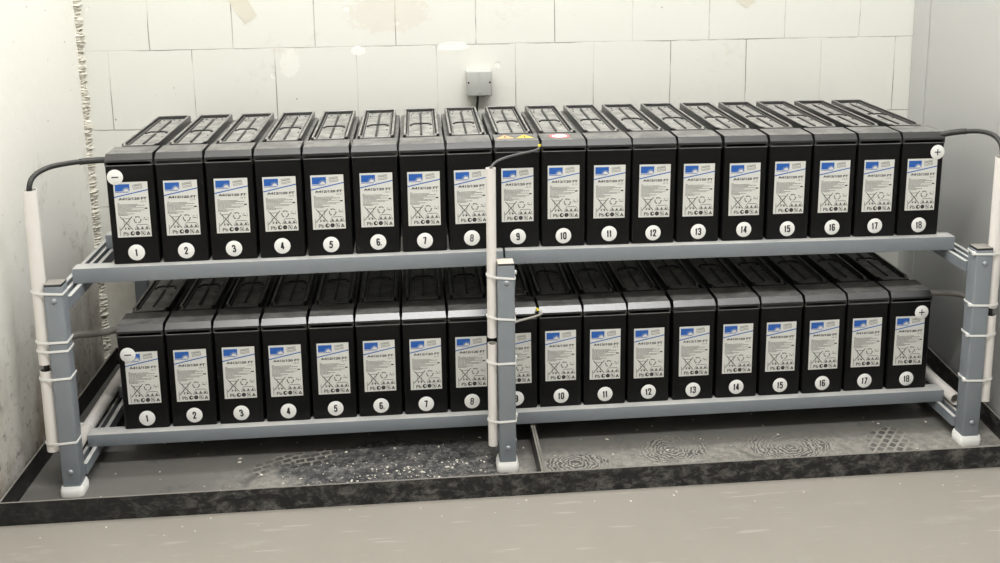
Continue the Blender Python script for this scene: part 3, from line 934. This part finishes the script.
cable([(.0575, .030, .2590), (.040, .018, .2595), (.0173, .000, .2620), (.002, -.035, .2735), (-.0142, -.075, .2885), (-.030, -.0945, .286), (-.037, -.0975, .26), (-.038, -.0975, .20), (-.038, -.0975, .10), (-.038, -.0975, .02)], .0084, 'cable_dust',
      'dusty cable from the lower minus battery behind the left post', 'dusty power cables')
cable([(2.1878, .030, .2640), (2.1950, .020, .2660), (2.2110, .000, .2725), (2.2260, -.040, .2845), (2.2340, -.080, .2920), (2.2380, -.0955, .285), (2.240, -.0975, .25), (2.240, -.0975, .16), (2.240, -.0975, .08), (2.240, -.0975, .02)], .0084, 'cable_dust',
      'dusty cable from the lower plus battery behind the right post', 'dusty power cables')
def wire(ctrl, r, m, label, tipa, tipb):
    bm = BM(); tube(bm, spline(ctrl, 12), r, 10)
    o = tag(obj('sensor_wire', bm, m), label, 'wire', 'thin sensor wires')
    bt = BM(); tube(bt, [Vector(tipa), Vector(tipb)], r * 1.35, 10); obj('ferrule', bt, 'ferrule', o); o.children[0]['label'] = 'yellow tip'
wire([TMx(.45), TMx(.60), TMx(.675), (.9970, -.118, .6890), (1.0174, -.090, .6955), (1.0573, -.055, .6985), (1.0977, -.025, .6990), (1.1180, -.010, .7010), (1.1228, -.005, .7050), (1.1240, -.003, .7075)], .0030, 'sense',
     'thin grey wire from the middle pipe to the upper lid numbered 9', (1.1240, -.003, .7070), (1.1243, -.0025, .7125))
wire([(1.0200, -.100, .2700), (1.0568, -.075, .2735), (1.0935, -.040, .2680), (1.1164, -.020, .2662), (1.1265, -.012, .2680), (1.1230, -.006, .2715), (1.1190, -.004, .2745)], .0028, 'sense_pale',
     'pale thin wire from behind the middle post to the lower row', (1.1195, -.004, .2740), (1.1130, -.003, .2780))

# ------------------------------------------------------------------ junction box on the back wall
jb = empty('junction_box', 'small square grey junction box on the back wall', 'junction box', (1.0118, YB, .7765))
b = BM(); bx(b, (-.0385, -.030, -.038), (.0385, 0, .038), .004, 3); obj('box_body', b, 'jbox', jb)
b = BM(); bx(b, (-.0395, -.046, -.039), (.0395, -.030, .039), .0045, 3); bx(b, (-.0016, -.0470, -.020), (.0016, -.0455, .037), .0005, 1)
for sx in (-1, 1):
    m = Matrix.Translation((sx * .0085, -.0462, -.0270)) @ Matrix.Rotation(sx * .72, 4, 'Y')
    bx(b, (-.0125, -.0008, -.0012), (.0125, .0008, .0012), .0004, 1, 0, m)
obj('box_lid', b, 'jbox', jb)
for sx in (-1, 1):
    b = BM(); loft(b, [[Vector((sx * .0325 + .0030 * math.cos(2 * PI * k / 14), y, .0035 + .0030 * math.sin(2 * PI * k / 14))) for k in range(14)] for y in (-.0455, -.0466)])
    obj('lid_screw', b, 'hole', jb)
b = BM(); tube(b, spline([(1.0085, YB - .016, .7370), (1.0070, YB - .016, .715), (1.0030, YB - .013, .68), (.998, YB - .010, .62), (.996, YB - .008, .45), (.996, YB - .008, .08)], 8), .0042, 10)
tag(obj('wall_cable', b, 'cable'), 'thin dark cable hanging down from the grey junction box', 'cable')
# tape remnants at the top edge
def tape(pts, label):
    bm = BM()
    loft(bm, [[Vector((x, YB - d, z)) for x, z in pts] for d in (.0001, .0009)])
    tag(obj('tape_strip', bm, 'tape', smooth=0), label, 'tape')
tape([(.2690, 1.035), (.3127, .9669), (.3495, .9933), (.300, 1.085), (.240, 1.095), (.255, 1.06)], 'beige tape strip near the left top of the block wall')
tape([(1.823, 1.012), (1.8590, .9903), (1.8871, 1.0149), (1.905, 1.05), (1.820, 1.07)], 'small beige tape strip near the right top of the block wall')

# ------------------------------------------------------------------ light: two rows of ceiling tubes in front of the rack
def lamp(name, loc, sx, sy, watts, col=(1, .998, .986)):
    ld = bpy.data.lights.new(name, 'AREA'); ld.shape = 'RECTANGLE'; ld.size = sx; ld.size_y = sy
    ld.energy = watts; ld.color = col
    o = bpy.data.objects.new(name, ld); COL.objects.link(o); o.location = loc
    return o
lamp('ceiling_tube_light', (1.12, -1.66, 3.30), 2.4, .06, 120)
lamp('ceiling_tube_light', (1.12, .23, 3.30), 2.4, .06, 60)
w = bpy.data.worlds.new('world'); S.world = w; w.use_nodes = True
w.node_tree.nodes['Background'].inputs[0].default_value = (.9, .92, 1, 1)
w.node_tree.nodes['Background'].inputs[1].default_value = .05

S.view_settings.view_transform = 'Standard'
S.view_settings.look = 'None'
S.view_settings.gamma = 1
S.view_settings.use_curve_mapping = False
S.view_settings.exposure = -0.12
S.cycles.max_bounces = 8
S.cycles.diffuse_bounces = 5
S.cycles.use_denoising = True
S.cycles.sample_clamp_indirect = 4
